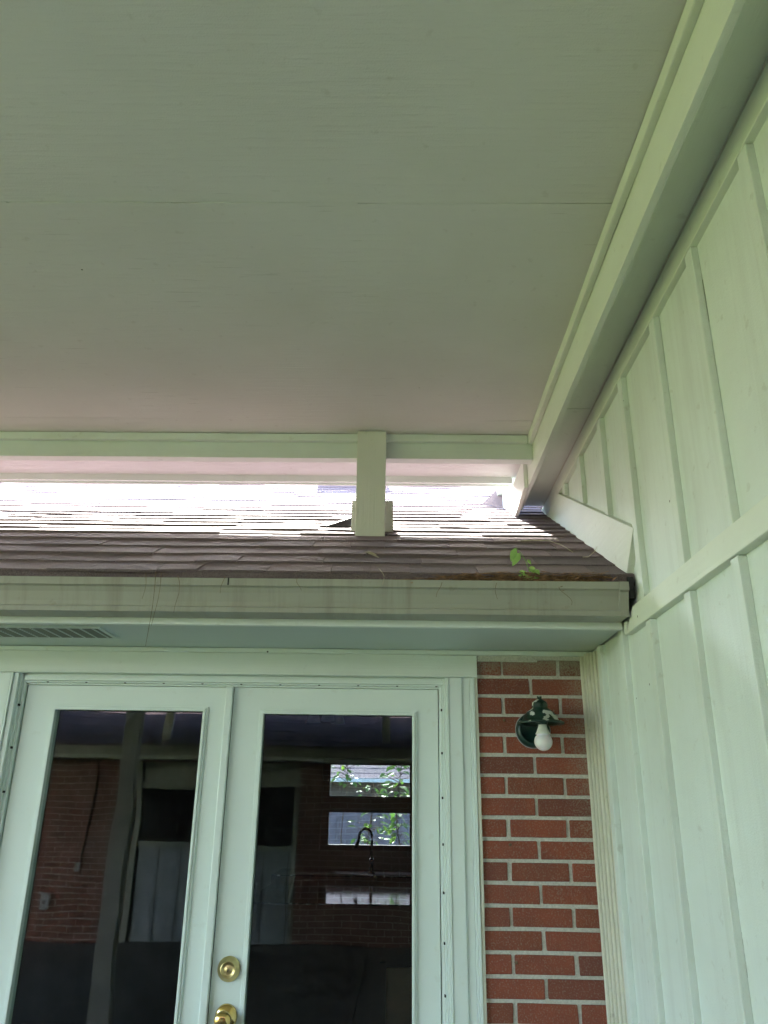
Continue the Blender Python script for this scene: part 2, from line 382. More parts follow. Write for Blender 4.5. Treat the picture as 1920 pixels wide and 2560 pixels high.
def mk_grass():
    m, n, p = newmat('lawn_grass'); L = n.links; mp = mapped(n, 1, 1, 1)
    a = N(n, 'ShaderNodeTexNoise', Scale=1.3, Detail=9.0, Roughness=0.7); L.new(mp.outputs[0], a.inputs[0])
    r = ramp(n, a.outputs[0], [(0.3, (0.095, 0.125, 0.042)), (0.7, (0.150, 0.185, 0.070))])
    L.new(r.outputs[0], p.inputs['Base Color']); p.inputs['Roughness'].default_value = 0.95
    b = n.nodes.new('ShaderNodeBump'); b.inputs['Strength'].default_value = 1.0; b.inputs['Distance'].default_value = 0.05
    c = N(n, 'ShaderNodeTexNoise', Scale=60.0, Detail=4.0); L.new(mp.outputs[0], c.inputs[0]); L.new(c.outputs[0], b.inputs['Height']); L.new(b.outputs[0], p.inputs['Normal'])
    return m
M_grass = mk_grass()

# ------------------------------------------------------------------ ground
g = MB(); g.quad([(-150, -150, -1.66), (150, -150, -1.66), (150, 150, -1.66), (-150, 150, -1.66)])
tag(g.build('ground', M_grass, fixn=False), 'flat green lawn around the two house wings', None, kind='structure')
g = MB(); 
for (xa, xb) in ((-5.4, -3.64), (-3.63, -1.9), (-1.89, -0.3), (-0.29, 0.72)):
    for (ya, yb) in ((-4.78, -2.3), (-2.29, 0.2), (0.21, 2.82)): g.box(xa, xb, ya, yb, -1.75, -1.6)
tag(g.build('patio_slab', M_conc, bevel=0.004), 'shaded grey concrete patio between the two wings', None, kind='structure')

# ------------------------------------------------------------------ shingle roofs
SL = 0.54
def roof_z(y, y0=2.2835, z0=0.6623): return z0+SL*(y-y0)
def shingles(bmb, x0, x1, ya, za, yb, zb, expo=0.140, expo2=0.098, s2=0.60, seed=1, dip=None, m=0):
    """rows of laminated tabs from the eave line (ya,za) to the ridge (yb,zb); x runs x0..x1"""
    rnd = random.Random(seed)
    Ls = math.hypot(yb-ya, zb-za); dy, dz = (yb-ya)/Ls, (zb-za)/Ls
    ny, nz = -dz, dy
    if nz < 0: ny, nz = -ny, -nz
    rows = []; q = 0.0
    while q < Ls:
        e = expo if (q < s2 or expo > 0.145) else expo2
        rows.append((q, e)); q += e
    for (s0, ex) in rows:
        s1 = min(Ls, s0+ex*1.25)
        x = x0-rnd.random()*0.2; ph = rnd.random()*6
        while x < x1:
            wv = rnd.choice((0.14, 0.19, 0.25, 0.31, 0.36))*(0.85+0.3*rnd.random()); xe = x+wv
            hi = rnd.random() < 0.5
            th = (0.0062 if hi else 0.0035)*(1.0 if s0 < s2 else 1.15)
            jag = (rnd.random()-0.5)*0.006 - (0.004 if hi else 0.0)
            xa_, xb_ = max(x, x0), min(xe-0.002, x1)
            if xb_-xa_ > 0.01:
                def pt(xx, s, t):
                    wv_ = 0.004*noise.noise(Vector((xx*2.1, s*1.4, seed)))+0.0022*math.sin(xx*5+ph)
                    ss = s + wv_
                    tt = t + 0.0025*noise.noise(Vector((xx*3.0, s*2.0, seed+5)))
                    return (xx, ya+dy*ss+ny*tt, za+dz*ss+nz*tt)
                sk = (rnd.random()-0.5)*0.012
                a0 = s0+jag; mid = 0.5*(xa_+xb_)
                bot = [pt(xa_, a0, 0.001), pt(mid, a0+sk*0.3, 0.001), pt(xb_, a0+sk, 0.001)]
                top = [pt(xa_, a0, 0.0025+th), pt(mid, a0+sk*0.3, 0.0025+th+0.001*rnd.random()), pt(xb_, a0+sk, 0.0025+th)]
                far = [pt(xa_, s1, 0.001), pt(mid, s1, 0.001), pt(xb_, s1, 0.001)]
                V = [bmb.bm.verts.new(p) for p in bot+top+far]
                for f in ((0, 1, 4, 3), (1, 2, 5, 4), (3, 4, 7, 6), (4, 5, 8, 7), (0, 3, 6), (2, 8, 5), (0, 6, 7, 1), (1, 7, 8, 2)):
                    bmb.bm.faces.new([V[k] for k in f]).material_index = m
            x = xe
    return bmb
def deck(bmb, x0, x1, ya, za, yb, zb, t=0.03, m=0):
    bmb.hexa([(x0, ya, za-t), (x1, ya, za-t), (x1, yb, zb-t), (x0, yb, zb-t), (x0, ya, za), (x1, ya, za), (x1, yb, zb), (x0, yb, zb)], m)

# ------------------------------------------------------------------ THE BRICK HOUSE WITH THE GLASS DOORS
house = thing('brick_house', (-2.4, 4.9, -1.66), 'red brick house wing with white glazed double doors under a brown shingle roof and gutter', 'house')
DW = 2.85; ZT = -1.62
def bricks(x0, x1, y, z_top, z_bot, face=-1, ph=0, colx=None, seed=3, bev=0.0025, th=0.02):
    """brick faces as raised blocks over a mortar slab; face=-1: looks towards -Y"""
    rnd = random.Random(seed); b = MB(); bw, bh = 0.2032, 0.06773; mj = 0.0122
    ya, yb = (y, y+0.1) if face < 0 else (y-0.1, y)
    b.box(x0, x1, ya+(0.004 if face < 0 else 0), yb-(0 if face < 0 else 0.004), z_bot, z_top, 1)
    r = 0; z = z_top
    while z-bh > z_bot-0.03:
        off = colx+(0.1016 if r % 2 else 0.0)
        k0 = int(math.floor((x0-off)/bw))-1; x = off+k0*bw
        while x < x1:
            a, c = max(x0+0.001, x+mj/2+rnd.uniform(-.0015, .0015)), min(x1-0.001, x+bw-mj/2+rnd.uniform(-.0015, .0015))
            if c-a > 0.012:
                d = rnd.uniform(-0.0012, 0.0012); t0, t1 = rnd.uniform(-.001, .001), rnd.uniform(-.001, .001)
                zt, zb_ = z-mj/2, z-bh+mj/2
                yf = y+d-0.002 if face < 0 else y+d+0.002; yr = y+0.02 if face < 0 else y-0.02
                ja, jb, jc, jd = [rnd.uniform(-.0018, .0018) for _ in range(4)]
                P = [(a+ja, yf, zb_+t0), (c+jb, yf, zb_+t1), (c, yr, zb_+t1), (a, yr, zb_+t0), (a+jc, yf, zt+t0), (c+jd, yf, zt+t1), (c, yr, zt+t1), (a, yr, zt+t0)]
                b.hexa(P, 0)
            x += bw
        z -= bh; r += 1
    return b
# course lines measured from the photo: joint below course r at z = .5389 - .06773 r (r=1 at .471)
# right pillar: course 1 spans .5389..-> centre row y  ; joints at x=.392 on odd courses, .493 on even
o = bricks(0.285, 0.727, DW, 0.5389-0.06773*0.48, -1.64, -1, colx=0.3918-0.0, seed=5)
o.build('brick_wall', [M_brick, M_mort], house, bevel=0.003, seg=2, label='narrow red brick pier between the double doors and the white board wall')
o = bricks(-5.5, -1.56, DW, 0.5389-0.06773*0.48, -1.64, -1, colx=0.3918, seed=6)
o.build('brick_wall', [M_brick, M_mort], house)
# mortar smear strip at the head of the pier
MB().box(0.302, 0.70, 2.836, 2.849, 0.4995, 0.512).box(0.302, 0.52, 2.838, 2.849, 0.4925, 0.4993).build('wall_cap', M_mort, house, wob=0.002, L=0.05)
# backing, side and rear walls
b = MB(); b.box(-5.5, -1.56, 2.951, 3.0, -1.64, 0.62); b.box(0.31, 0.74, 2.951, 3.0, -1.64, 0.62); b.box(-1.56, 0.31, 2.93, 3.0, 0.47, 0.62)
b.box(-5.5, -5.35, 3.0, 6.95, -1.64, 0.9); b.box(0.74, 0.82, 3.0, 6.95, -1.64, 0.9)
WX0, WX1, WZ0, WZ1 = -0.60, 0.20, -0.36, 0.36
b.box(-5.35, WX0, 6.95, 7.1, -1.64, 0.9); b.box(WX1, 0.74, 6.95, 7.1, -1.64, 0.9); b.box(WX0, WX1, 6.95, 7.1, -1.64, WZ0); b.box(WX0, WX1, 6.95, 7.1, WZ1, 0.9)
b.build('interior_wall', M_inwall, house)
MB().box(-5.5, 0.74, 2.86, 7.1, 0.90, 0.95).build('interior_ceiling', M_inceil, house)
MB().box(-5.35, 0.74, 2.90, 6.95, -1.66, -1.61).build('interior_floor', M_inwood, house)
# shingle roof
RY0, RZ0 = 2.272, roof_z(2.272)
RYr = 4.93; RZr = roof_z(RYr)
rf = MB(); deck(rf, -5.7, 0.722, RY0, RZ0, RYr, RZr)
shingles(rf, -5.7, 0.722, RY0-0.004, RZ0-0.002, RYr, RZr, seed=11)
deck(rf, -5.7, 0.722, RYr+(RYr-RY0), RZ0, RYr, RZr)
shingles(rf, -5.7, 0.722, RYr+(RYr-RY0), RZ0, RYr, RZr, seed=12, expo=0.26)
roof = rf.build('shingle_roof', M_shin, house)
# gable infill on the left end, roof boards at the eave
MB().prism_x([(2.45, 0.72), (7.41, 0.72), (4.93, 2.05)], -5.45, -5.35).build('gable_end', M_boardX, house)
MB().box(-5.6, 0.698, 2.352, 2.372, 0.510, 0.66).build('eave_fascia', M_boardX, house, bevel=0.002, wob=0.0012)
MB().box(-5.6, 0.655, 2.285, 2.352, 0.615, 0.640).build('drip_edge', M_black, house)
# sloping soffit between fascia and wall
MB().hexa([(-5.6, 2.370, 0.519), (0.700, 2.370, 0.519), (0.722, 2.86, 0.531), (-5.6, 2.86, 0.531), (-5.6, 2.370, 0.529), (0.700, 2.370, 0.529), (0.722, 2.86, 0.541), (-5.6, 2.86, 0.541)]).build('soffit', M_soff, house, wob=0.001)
# louvred soffit vent
vb = MB(); x0, x1, y0, y1, zz = -1.42, -0.955, 2.455, 2.625, 0.5195
vb.box(x0-0.012, x1+0.012, y0-0.012, y0, zz-0.004, zz+0.002, 1); vb.box(x0-0.012, x1+0.012, y1, y1+0.012, zz, zz+0.004, 1)
vb.box(x0-0.012, x0, y0, y1, zz-0.003, zz+0.003, 1); vb.box(x1, x1+0.012, y0, y1, zz-0.003, zz+0.003, 1)
vb.box(x0, x1, y0, y1, zz+0.0005, zz+0.002, 0)
k = x0+0.038
while k < x1:
    vb.hexa([(k, y0, zz-0.003), (k+0.004, y0, zz-0.003), (k+0.004, y1, zz-0.001), (k, y1, zz-0.001), (k, y0, zz+0.001), (k+0.004, y0, zz+0.001), (k+0.004, y1, zz+0.002), (k, y1, zz+0.002)], 1); k += 0.0405
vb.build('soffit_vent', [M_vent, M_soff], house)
# wall-top moulding and header board
MB().box(-5.5, 0.722, 2.822, 2.850, 0.512, 0.5285).build('wall_moulding', M_boardX, house, bevel=0.003, wob=0.001)
hb = MB(); hb.box(-1.60, 0.300, 2.832, 2.93, 0.4405, 0.5115); hb.box(-1.60, 0.300, 2.826, 2.93, 0.4335, 0.4400)
hb.build('header_board', M_boardX, house, bevel=0.0015, wob=0.0008)
# door casing: jambs, brickmould, flat boards
cz = MB()
ztop = 0.4335
for (xa, xb, ya, yb) in ((0.163, 0.172, 2.868, 2.93), (0.1725, 0.1800, 2.858, 2.93), (0.1805, 0.1905, 2.842, 2.93), (0.191, 0.196, 2.834, 2.93), (0.1965, 0.243, 2.838, 2.93), (0.2435, 0.271, 2.846, 2.93), (0.2715, 0.279, 2.838, 2.93), (0.2795, 0.289, 2.834, 2.93)):
    cz.box(xa, xb, ya, yb, ZT, ztop-0.001)
for (za, zb_, ya) in ((0.4215, 0.4335, 2.866), (0.4080, 0.4210, 2.852), (0.4020, 0.4075, 2.862), (0.3955, 0.4015, 2.876)):
    cz.box(-1.349, 0.1800, ya, 2.93, za, zb_)
for (xa, xb, ya, yb) in ((-1.358, -1.349, 2.868, 2.93), (-1.367, -1.3585, 2.858, 2.93), (-1.385, -1.3675, 2.842, 2.93), (-1.392, -1.3855, 2.834, 2.93), (-1.470, -1.3925, 2.834, 2.93), (-1.60, -1.4705, 2.826, 2.93)):
    cz.box(xa, xb, ya, yb, ZT, ztop-0.001)
for i in range(14):
    z = 0.32-0.148*i
    for x in (0.1715, -1.3575): cz.box(x-0.0025, x+0.0025, 2.8555, 2.869, z-0.004, z+0.004, 1)
for i in range(11): cz.box(-1.27+0.142*i, -1.262+0.142*i, 2.859, 2.866, 0.4015, 0.4045, 1)
cz.build('door_casing', [M_door, M_dark], house, bevel=0.0015, wob=0.0006, L=0.4)
MB().box(0.2895, 0.3015, 2.838, 2.86, ZT, 0.434).build('caulk_seam', M_caulk, house, wob=0.0035, L=0.03, bevel=0.002)

def lathe_y(prof, x, y, z, m=0, n=36): return MB().lathe(prof, (x, y, z), 'Y', n, m)
def door(xa, xb, gx0, gx1, gz0, gz1, locks=False, astragal=False, label=None):
    y0, y1 = 2.882, 2.922
    m = MB(); m.ring((xa, xb, -1.60, 0.394), (gx0, gx1, gz0, gz1), y0, y1)
    d = m.build('glazed_door', M_door, house, bevel=0.002, label=label)
    f = MB(); t = 0.014
    f.ring((gx0-t, gx1+t, gz0-t, gz1+t), (gx0-0.007, gx1+0.007, gz0-0.007, gz1+0.007), 2.8745, 2.8815)
    f.ring((gx0-0.0068, gx1+0.0068, gz0-0.0068, gz1+0.0068), (gx0+0.0025, gx1-0.0025, gz0+0.0025, gz1-0.0025), 2.869, 2.8815)
    f.build('glazing_frame', M_door, d, bevel=0.0015)
    gbox = MB().box(gx0+0.001, gx1-0.001, 2.896, 2.900, gz0+0.001, gz1-0.001)
    gbox.build('glass_pane', M_glass, d)
    if astragal: MB().box(xb-0.004, xb+0.021, 2.862, 2.8815, -1.60, 0.394).build('astragal', M_door, d, bevel=0.003, wob=0.0006)
    if locks:
        x, z = -0.5285, -0.507
        q = lathe_y([(0.0375, 0.0), (0.0375, -0.004), (0.034, -0.010), (0.0275, -0.0155), (0.0265, -0.0185), (0.0255, -0.021), (0.0215, -0.0225), (0.0205, -0.0185), (0.012, -0.0175), (0.0085, -0.0195), (0.0005, -0.0200)], x, 2.882, z)
        q.box(x-0.0012, x+0.0012, 2.8605, 2.8635, z-0.006, z+0.006, 1)
        q.build('deadbolt', [M_brass2, M_dark], d)
        x, z = -0.5265, -0.640
        k = lathe_y([(0.036, 0.0), (0.036, -0.004), (0.032, -0.010), (0.022, -0.013), (0.013, -0.016), (0.0125, -0.030), (0.016, -0.038), (0.024, -0.044), (0.0275, -0.053), (0.0265, -0.062), (0.021, -0.068), (0.012, -0.0705), (0.0005, -0.071)], x, 2.882, z)
        k.build('door_knob', M_brass, d)
    return d
door(-1.345, -0.6065, -1.229, -0.687, -1.40, 0.309, astragal=True, label='left glazed door leaf reflecting the wing across the patio')
door(-0.5845, 0.160, -0.471, 0.069, -1.40, 0.303, locks=True, label='right glazed door leaf with two brass locks')

# rear kitchen window
fr = MB(); Yw = 6.96
for a in ((-0.60, -0.535, WZ0, WZ1), (0.141, 0.20, WZ0, WZ1), (-0.535, 0.141, 0.314, WZ1), (-0.535, 0.141, WZ0, -0.315), (-0.535, 0.141, -0.066, 0.061)):
    fr.box(a[0], a[1], Yw-0.02 if a[2] > -0.1 and a[3] < 0.1 else Yw, 7.02, a[2], a[3])
win = fr.build('kitchen_window', M_inwood, house)
MB().box(-0.535, 0.141, 6.995, 7.0, 0.061, 0.314).box(-0.535, 0.141, 6.985, 6.99, -0.315, -0.066).build('glass_pane', M_glass2, win)

# K-style gutter
def gutter(x0, x1, yf, zt, s=1, back=2.351):
    # s=+1 : front looks to -Y
    P = [(0, 0), (0, -0.022), (0.010, -0.026), (0.018, -0.040), (0.026, -0.066), (0.028, -0.080), (0.020, -0.084), (0.020, -0.0985), (0.108, -0.0985), (0.108, 0.0)]
    I = [(0.105, 0.0), (0.105, -0.0955), (0.023, -0.0955), (0.023, -0.086), (0.031, -0.080), (0.029, -0.066), (0.021, -0.040), (0.012, -0.029), (0.012, -0.003), (0.006, 0.0)]
    pr = [(yf+s*y, zt+z) for y, z in P+I]
    g = MB(); g.prism_x(pr, x0, x1); return g, [(yf+s*y, zt+z) for y, z in P]
gm, prof = gutter(-5.6, 0.688, 2.240, 0.6285)
gut = gm.build('rain_gutter', M_gut, house, wob=0.0016, L=0.3)
ec = MB(); ec.prism_x(prof, 0.6885, 0.6915)
ec.prism_x([(2.236, 0.629), (2.236, 0.604), (2.246, 0.600), (2.262, 0.546), (2.256, 0.528), (2.268, 0.528), (2.275, 0.56), (2.262, 0.629)], 0.666, 0.694)
ec.build('end_cap', M_gut, gut, bevel=0.001)
MB().box(0.694, 0.7005, 2.30, 2.348, 0.56, 0.655).box(0.6985, 0.716, 2.262, 2.275, 0.585, 0.650).build('corner_flashing', M_black, house, wob=0.003, L=0.03)
# rim seams of the gutter (joint sleeves)
MB().box(-0.5, -0.496, 2.2385, 2.240, 0.607, 0.6285).build('gutter_seam', M_dark, gut)

# ------------------------------------------------------------------ THE WHITE BOARD-AND-BATTEN WING ON THE RIGHT
wing = thing('board_and_batten_wing', (2.2, 0.0, -1.66), 'white painted board-and-batten wall of the right wing running back past the gutter end', 'house')
XB, XF = 0.724, 0.705
MB().box(XB, 0.84, -4.75, 3.45, -1.64, 1.36).build('wall_boards', M_wallp, wing, wob=0.0022, L=0.22)
zb0, zb1 = 0.492, 0.557
lowY = [2.664, 2.396, 2.118, 1.817, 1.534, 1.228, 0.93, 0.63, 0.33, 0.03, -0.3, -0.62, -0.95, -1.4, -1.8, -2.2, -2.6, -3.0, -3.4, -3.8, -4.2, -4.6]
for y in lowY:
    MB().box(XF+random.uniform(-.001, .001), XB+0.001, y, y+0.040, -1.64, zb0-0.0015 if y < 2.3 else 0.524).build('batten', M_batt, wing, bevel=0.0025, wob=0.0011, L=0.3)
upY = [2.150, 1.824, 1.537, 1.224, 0.925, 0.63, 0.33, 0.03, -0.3, -0.62, -0.95, -1.4, -1.8, -2.2, -2.6, -3.0, -3.4, -3.8, -4.2, -4.6]
for y in upY:
    MB().box(XF+random.uniform(0, .002), XB+0.001, y, y+0.040, zb1+0.001 if y < 2.29 else roof_z(y)+0.1, 1.2725).build('batten', M_batt, wing, bevel=0.0025, wob=0.0011, L=0.3)
rc = random.Random(77)
def crack(y0, za, zb_, cnt):
    for _ in range(cnt):
        z = rc.uniform(za, zb_); L_ = rc.uniform(0.03, 0.16); yy = y0+rc.choice((-0.0008, 0.0405)); wd = rc.uniform(0.0004, 0.0008)
        n = 6; pts = [(XB-0.0004, yy+rc.uniform(-.0006, .0006), z-L_*k/n) for k in range(n+1)]
        MB().tube(pts, wd, 4, r1=0.0003).build('paint_crack', M_crack, wing)
for y in (2.118, 1.817, 1.534): crack(y, 0.45, -0.75, 3)
for y in (2.150, 1.824, 1.537): crack(y, 1.22, 0.65, 2)
def rake_top(y): return 0.776+0.5255*(y-2.174)
for y in (2.425, 2.735, 3.014):
    MB().hexa([(XF+0.001, y, rake_top(y)+0.001), (XB+0.001, y, rake_top(y)+0.001), (XB+0.001, y+0.040, rake_top(y+0.04)+0.001), (XF+0.001, y+0.040, rake_top(y+0.04)+0.001),
               (XF+0.001, y, 1.2725), (XB+0.001, y, 1.2725), (XB+0.001, y+0.040, 1.2725), (XF+0.001, y+0.040, 1.2725)]).build('batten', M_batt, wing, bevel=0.0025, wob=0.0008, L=0.2)
# horizontal band, its far end cut back behind the gutter
MB().prism_x([(-4.75, zb0), (2.325, zb0), (2.300, 0.520), (2.245, zb1), (-4.75, zb1)], XF-0.004, XB+0.001).build('band_board', M_boardY, wing, bevel=0.002, wob=0.0014)
MB().box(XF-0.004, XB, 2.325, 2.352, zb0, 0.53).build('band_end_block', M_boardY, wing, bevel=0.003, wob=0.002, L=0.02)
# frieze under the eave soffit
MB().prism_x([(-4.75, 1.273), (3.148, 1.273), (3.413, 1.273), (3.52, 1.344), (-4.75, 1.344)], XF, XB+0.001).build('frieze_board', M_boardY, wing, bevel=0.002, wob=0.0010)
# rake board along the shingles
MB().prism_x([(2.174, 0.776), (2.283, roof_z(2.283)+0.004), (3.42, roof_z(3.42)+0.004), (3.412, 1.272), (3.132, 1.272)], XF-0.0005, XB+0.001).build('rake_board', M_boardY, wing, bevel=0.0015, wob=0.0008)
# corner mouldings against the brick
cm = MB()
for (xa, xb, ya, yb) in ((0.676, 0.686, 2.832, 2.849), (0.6865, 0.694, 2.822, 2.849), (0.6945, 0.7035, 2.810, 2.849), (0.704, 0.711, 2.790, 2.849), (0.7115, 0.7175, 2.768, 2.849), (0.718, 0.7245, 2.735, 2.849)):
    cm.box(xa, xb, ya, yb, -1.64, 0.522)
cm.build('corner_moulding', M_caulk, wing, bevel=0.002, wob=0.0016, L=0.06)
# eave: fascia hanging below soffit, soffit boards with a butt joint
FX = 0.563
MB().box(FX, FX+0.019, -4.9, 3.335, 1.272, 1.60).build('eave_fascia', M_boardY, wing, bevel=0.0015, wob=0.0012)
MB().box(FX+0.0195, XF+0.02, -4.9, 2.49, 1.344, 1.356).box(FX+0.0195, XF+0.02, 2.4925, 3.46, 1.3432, 1.3555).build('eave_soffit', M_boardY, wing, wob=0.0008)
MB().box(XF-0.0035, XF+0.001, -4.9, 3.45, 1.3405, 1.3432).build('soffit_bead', M_caulk, wing, wob=0.0016, L=0.05)
# roof of that wing
wr = MB()
def sh_right(bmb, y0, y1, xa, za, xb, zb, seed):
    tmp = MB(); shingles(tmp, y0, y1, xa, za, xb, zb, expo=0.14, seed=seed)
    deck(tmp, y0, y1, xa, za, xb, zb)
    me = bpy.data.meshes.new('t'); 
    for v in tmp.bm.verts: v.co = Vector((v.co.y, v.co.x, v.co.z))
    tmp.bm.to_mesh(me); tmp.bm.free(); bmb.bm.from_mesh(me); bpy.data.meshes.remove(me)
sh_right(wr, -4.9, 3.36, 0.545, 1.605, 3.2, 3.0, 31)
wr.build('shingle_roof', M_shin, wing)
MB().box(0.84, 5.8, -4.75, 3.45, -1.64, 1.5).build('wing_core', M_inwall, wing)
# end of the eave beyond the cover: short return board standing on the shingles, and the saddle roof behind it
MB().prism_x([(3.05, 1.266), (3.30, 1.240), (3.362, 1.242), (3.68, roof_z(3.68)-0.004), (3.68, 1.62), (3.362, 1.60), (3.362, 1.399), (3.05, 1.399)], 0.5445, 0.562).build('return_board', M_boardY, wing, bevel=0.002, wob=0.0008)
MB().prism_x([(3.38, 1.470), (3.70, 1.490), (3.70, 1.62), (3.38, 1.60)], 0.520, 0.544).build('return_board', M_boardY, wing, bevel=0.002)
sd = MB()
def z_(y): return roof_z(y)-0.01
sdp = [(0.425, 3.705, z_(3.705)+0.008), (1.30, 3.705, z_(3.705)), (1.30, 3.705, z_(3.705)+0.90)]
sde = [(0.36, 5.2, z_(3.70)+0.20), (1.30, 5.2, z_(3.70)+0.2), (1.30, 5.2, z_(3.70)+1.2)]
va = [sd.bm.verts.new(p) for p in sdp]; vb_ = [sd.bm.verts.new(p) for p in sde]
sd.bm.faces.new(va); sd.bm.faces.new(vb_[::-1])
for i in range(3): sd.bm.faces.new((va[i], va[(i+1) % 3], vb_[(i+1) % 3], vb_[i]))
sd.build('roof_saddle', M_shin, wing)

# ------------------------------------------------------------------ THE PATIO COVER
cover = thing('patio_cover', (-2.0, -0.8, -1.6), 'flat white painted plywood patio ceiling on posts, seen from below, spanning from roof to roof', 'patio cover')
ZC = 1.436; CX0 = -5.7; CX1 = FX-0.001
seams = [3.352, 2.77, 1.577, 0.358, -0.861, -2.08, -3.30, -4.63]
for i, (ya, yb) in enumerate(zip(seams[1:], seams[:-1])):
    m = MB(); m.box(CX0, CX1, ya+0.0012, yb-0.0012, ZC+(0.0 if i % 2 else 0.0016), ZC+0.012)
    m.build('ceiling_panel', M_ceil, cover, wob=0.0016, L=0.35, bevel=0.0012)
fl = MB(); x = -1.35
while x < 0.30:
    L_ = random.uniform(0.12, 0.45)
    fl.hexa([(x, 1.5752, ZC-0.0012), (x+L_, 1.5752, ZC-0.0006), (x+L_, 1.5792, ZC-0.0006), (x, 1.5792, ZC-0.0022), (x, 1.5752, ZC+0.004), (x+L_, 1.5752, ZC+0.004), (x+L_, 1.5792, ZC+0.004), (x, 1.5792, ZC+0.004)]); x += L_+random.uniform(0.003, 0.09)
fl.build('seam_filler', M_ceil, cover, wob=0.0006, L=0.04)
hd = MB(); hd.box(CX0, CX1, 2.915, 2.953, 1.3325, ZC-0.001); hd.box(CX0, CX1, 2.911, 2.957, 1.3320, 1.3500)
hd.build('header_beam', M_boardX, cover, bevel=0.0015, wob=0.0008)
MB().box(CX0, FX-0.0205, 2.893, 2.9145, 1.4025, ZC-0.0005).build('ceiling_trim', M_boardX, cover, bevel=0.003, wob=0.0012)
MB().box(FX-0.020, FX-0.0005, -4.9, 2.893, 1.3955, ZC-0.0005).box(FX-0.020, FX-0.0005, 2.9585, 3.045, 1.40, ZC-0.0005).build('ceiling_trim', M_boardY, cover, bevel=0.003, wob=0.0014, L=0.12)
MB().box(CX0, 0.543, 3.337, 3.357, 1.4056, 1.545).build('overhang_fascia', M_boardX, cover, bevel=0.002, wob=0.0016)
MB().box(CX0, FX-0.03, 3.3572, 3.3672, 1.3995, 1.43).build('fascia_strip', M_boardX, cover, wob=0.003, L=0.06)
dk = MB(); dk.box(CX0-0.02, FX-0.01, -4.65, 3.375, 1.5452, 1.562); dk.build('roof_deck', M_shin, cover)
MB().box(CX0-0.02, CX0-0.001, -4.63, 3.357, 1.40, 1.545).box(CX0, CX1, -4.65, -4.631, 1.4056, 1.545).build('edge_fascia', M_boardY, cover)
MB().box(CX0, CX1, -4.42, -4.38, 1.3325, ZC-0.001).build('header_beam', M_boardX, cover)
MB().box(CX0, FX-0.02, -0.90, -0.80, 1.26, ZC-0.001).build('cross_beam', M_boardX, cover)
def rpost(x, label=None):
    pz = roof_z(2.865)-0.01
    p = MB(); p.hexa([(x, 2.865, roof_z(2.865)-0.004), (x+0.117, 2.865, roof_z(2.865)-0.004), (x+0.117, 2.955, roof_z(2.955)-0.01), (x, 2.955, roof_z(2.955)-0.01),
                      (x, 2.865, ZC-0.001), (x+0.117, 2.865, ZC-0.001), (x+0.117, 2.955, ZC-0.001), (x, 2.955, ZC-0.001)])
    po = p.build('roof_post', M_post, cover, bevel=0.002, wob=0.0012, L=0.1, label=label)
    q = MB(); y = 2.957
    q.hexa([(x-0.022, y, roof_z(y)), (x+0.150, y, roof_z(y)), (x+0.150, y+0.03, roof_z(y+0.03)), (x-0.022, y+0.03, roof_z(y+0.03)), (x-0.020, y, 1.165), (x+0.148, y, 1.165), (x+0.148, y+0.03, 1.165), (x-0.020, y+0.03, 1.165)])
    q.build('post_block', M_post, po, bevel=0.002)
    return po
rpost(-0.158, 'white post standing on the shingles under the header')
rpost(-2.75); rpost(-4.5)
MB().hexa([(-0.285, 2.985, roof_z(2.985)+0.016), (-0.165, 2.975, roof_z(2.975)+0.016), (-0.165, 3.045, roof_z(3.045)+0.03), (-0.272, 3.02, roof_z(3.02)+0.018),
           (-0.285, 2.985, roof_z(2.985)+0.021), (-0.165, 2.975, roof_z(2.975)+0.021), (-0.165, 3.045, roof_z(3.045)+0.055), (-0.272, 3.02, roof_z(3.02)+0.023)]).build('post_flashing', M_black, cover)
for (x, y) in ((-2.225, -0.90), (-4.4, -0.90)):
    pp = MB().box(x, x+0.135, y, y+0.1, -1.60, 1.259).build('ground_post', M_post, cover, bevel=0.003, wob=0.0015)
    MB().box(x-0.006, x+0.141, y-0.006, y+0.106, -1.60, -1.34).build('post_boot', M_post, pp, bevel=0.002)
for (x, y) in ((-0.158, -4.42), (-2.9, -4.42), (-4.5, -4.42)):
    MB().box(x, x+0.1, y-0.02, y+0.07, 0.66, ZC-0.001).build('roof_post', M_post, cover, bevel=0.002)

# ------------------------------------------------------------------ wall lamp
lx, ly, lz = 0.503, 2.748, 0.268
lamp = thing('wall_lamp', (lx, ly, lz), 'dark green enamel wall lamp with peeling hood and bare white bulb on the brick pier', 'wall lamp')
hood = MB().lathe([(0.0005, 0.094), (0.006, 0.0935), (0.009, 0.088), (0.007, 0.082), (0.013, 0.078), (0.024, 0.070), (0.0275, 0.060), (0.026, 0.051), (0.030, 0.046), (0.046, 0.036), (0.057, 0.022), (0.062, 0.008),
                   (0.078, 0.004), (0.081, 0.0), (0.079, -0.004), (0.070, -0.002), (0.060, 0.003), (0.054, 0.018), (0.042, 0.032), (0.024, 0.042), (0.0005, 0.043)], (lx, ly, lz), 'Z', 40)
hood.wob(0.0012, 14); hood.build('lamp_hood', M_lamp, lamp)
MB().lathe([(0.0005, 0.045), (0.019, 0.045), (0.020, 0.0), (0.019, -0.004), (0.0005, -0.004)], (lx+0.004, ly, lz-0.001), 'Z', 24).build('lamp_socket', M_lampin, lamp)
MB().lathe([(0.060, 0.0), (0.060, -0.006), (0.054, -0.020), (0.046, -0.026), (0.043, -0.022), (0.036, -0.012), (0.0005, -0.010)], (0.492, 2.847, 0.252), 'Y', 40).build('back_plate', M_lampin, lamp)
MB().lathe([(0.0612, 0.001), (0.0625, -0.003), (0.0612, -0.007), (0.0595, -0.003)], (0.492, 2.8465, 0.252), 'Y', 40).build('plate_rim', M_plastic, lamp)
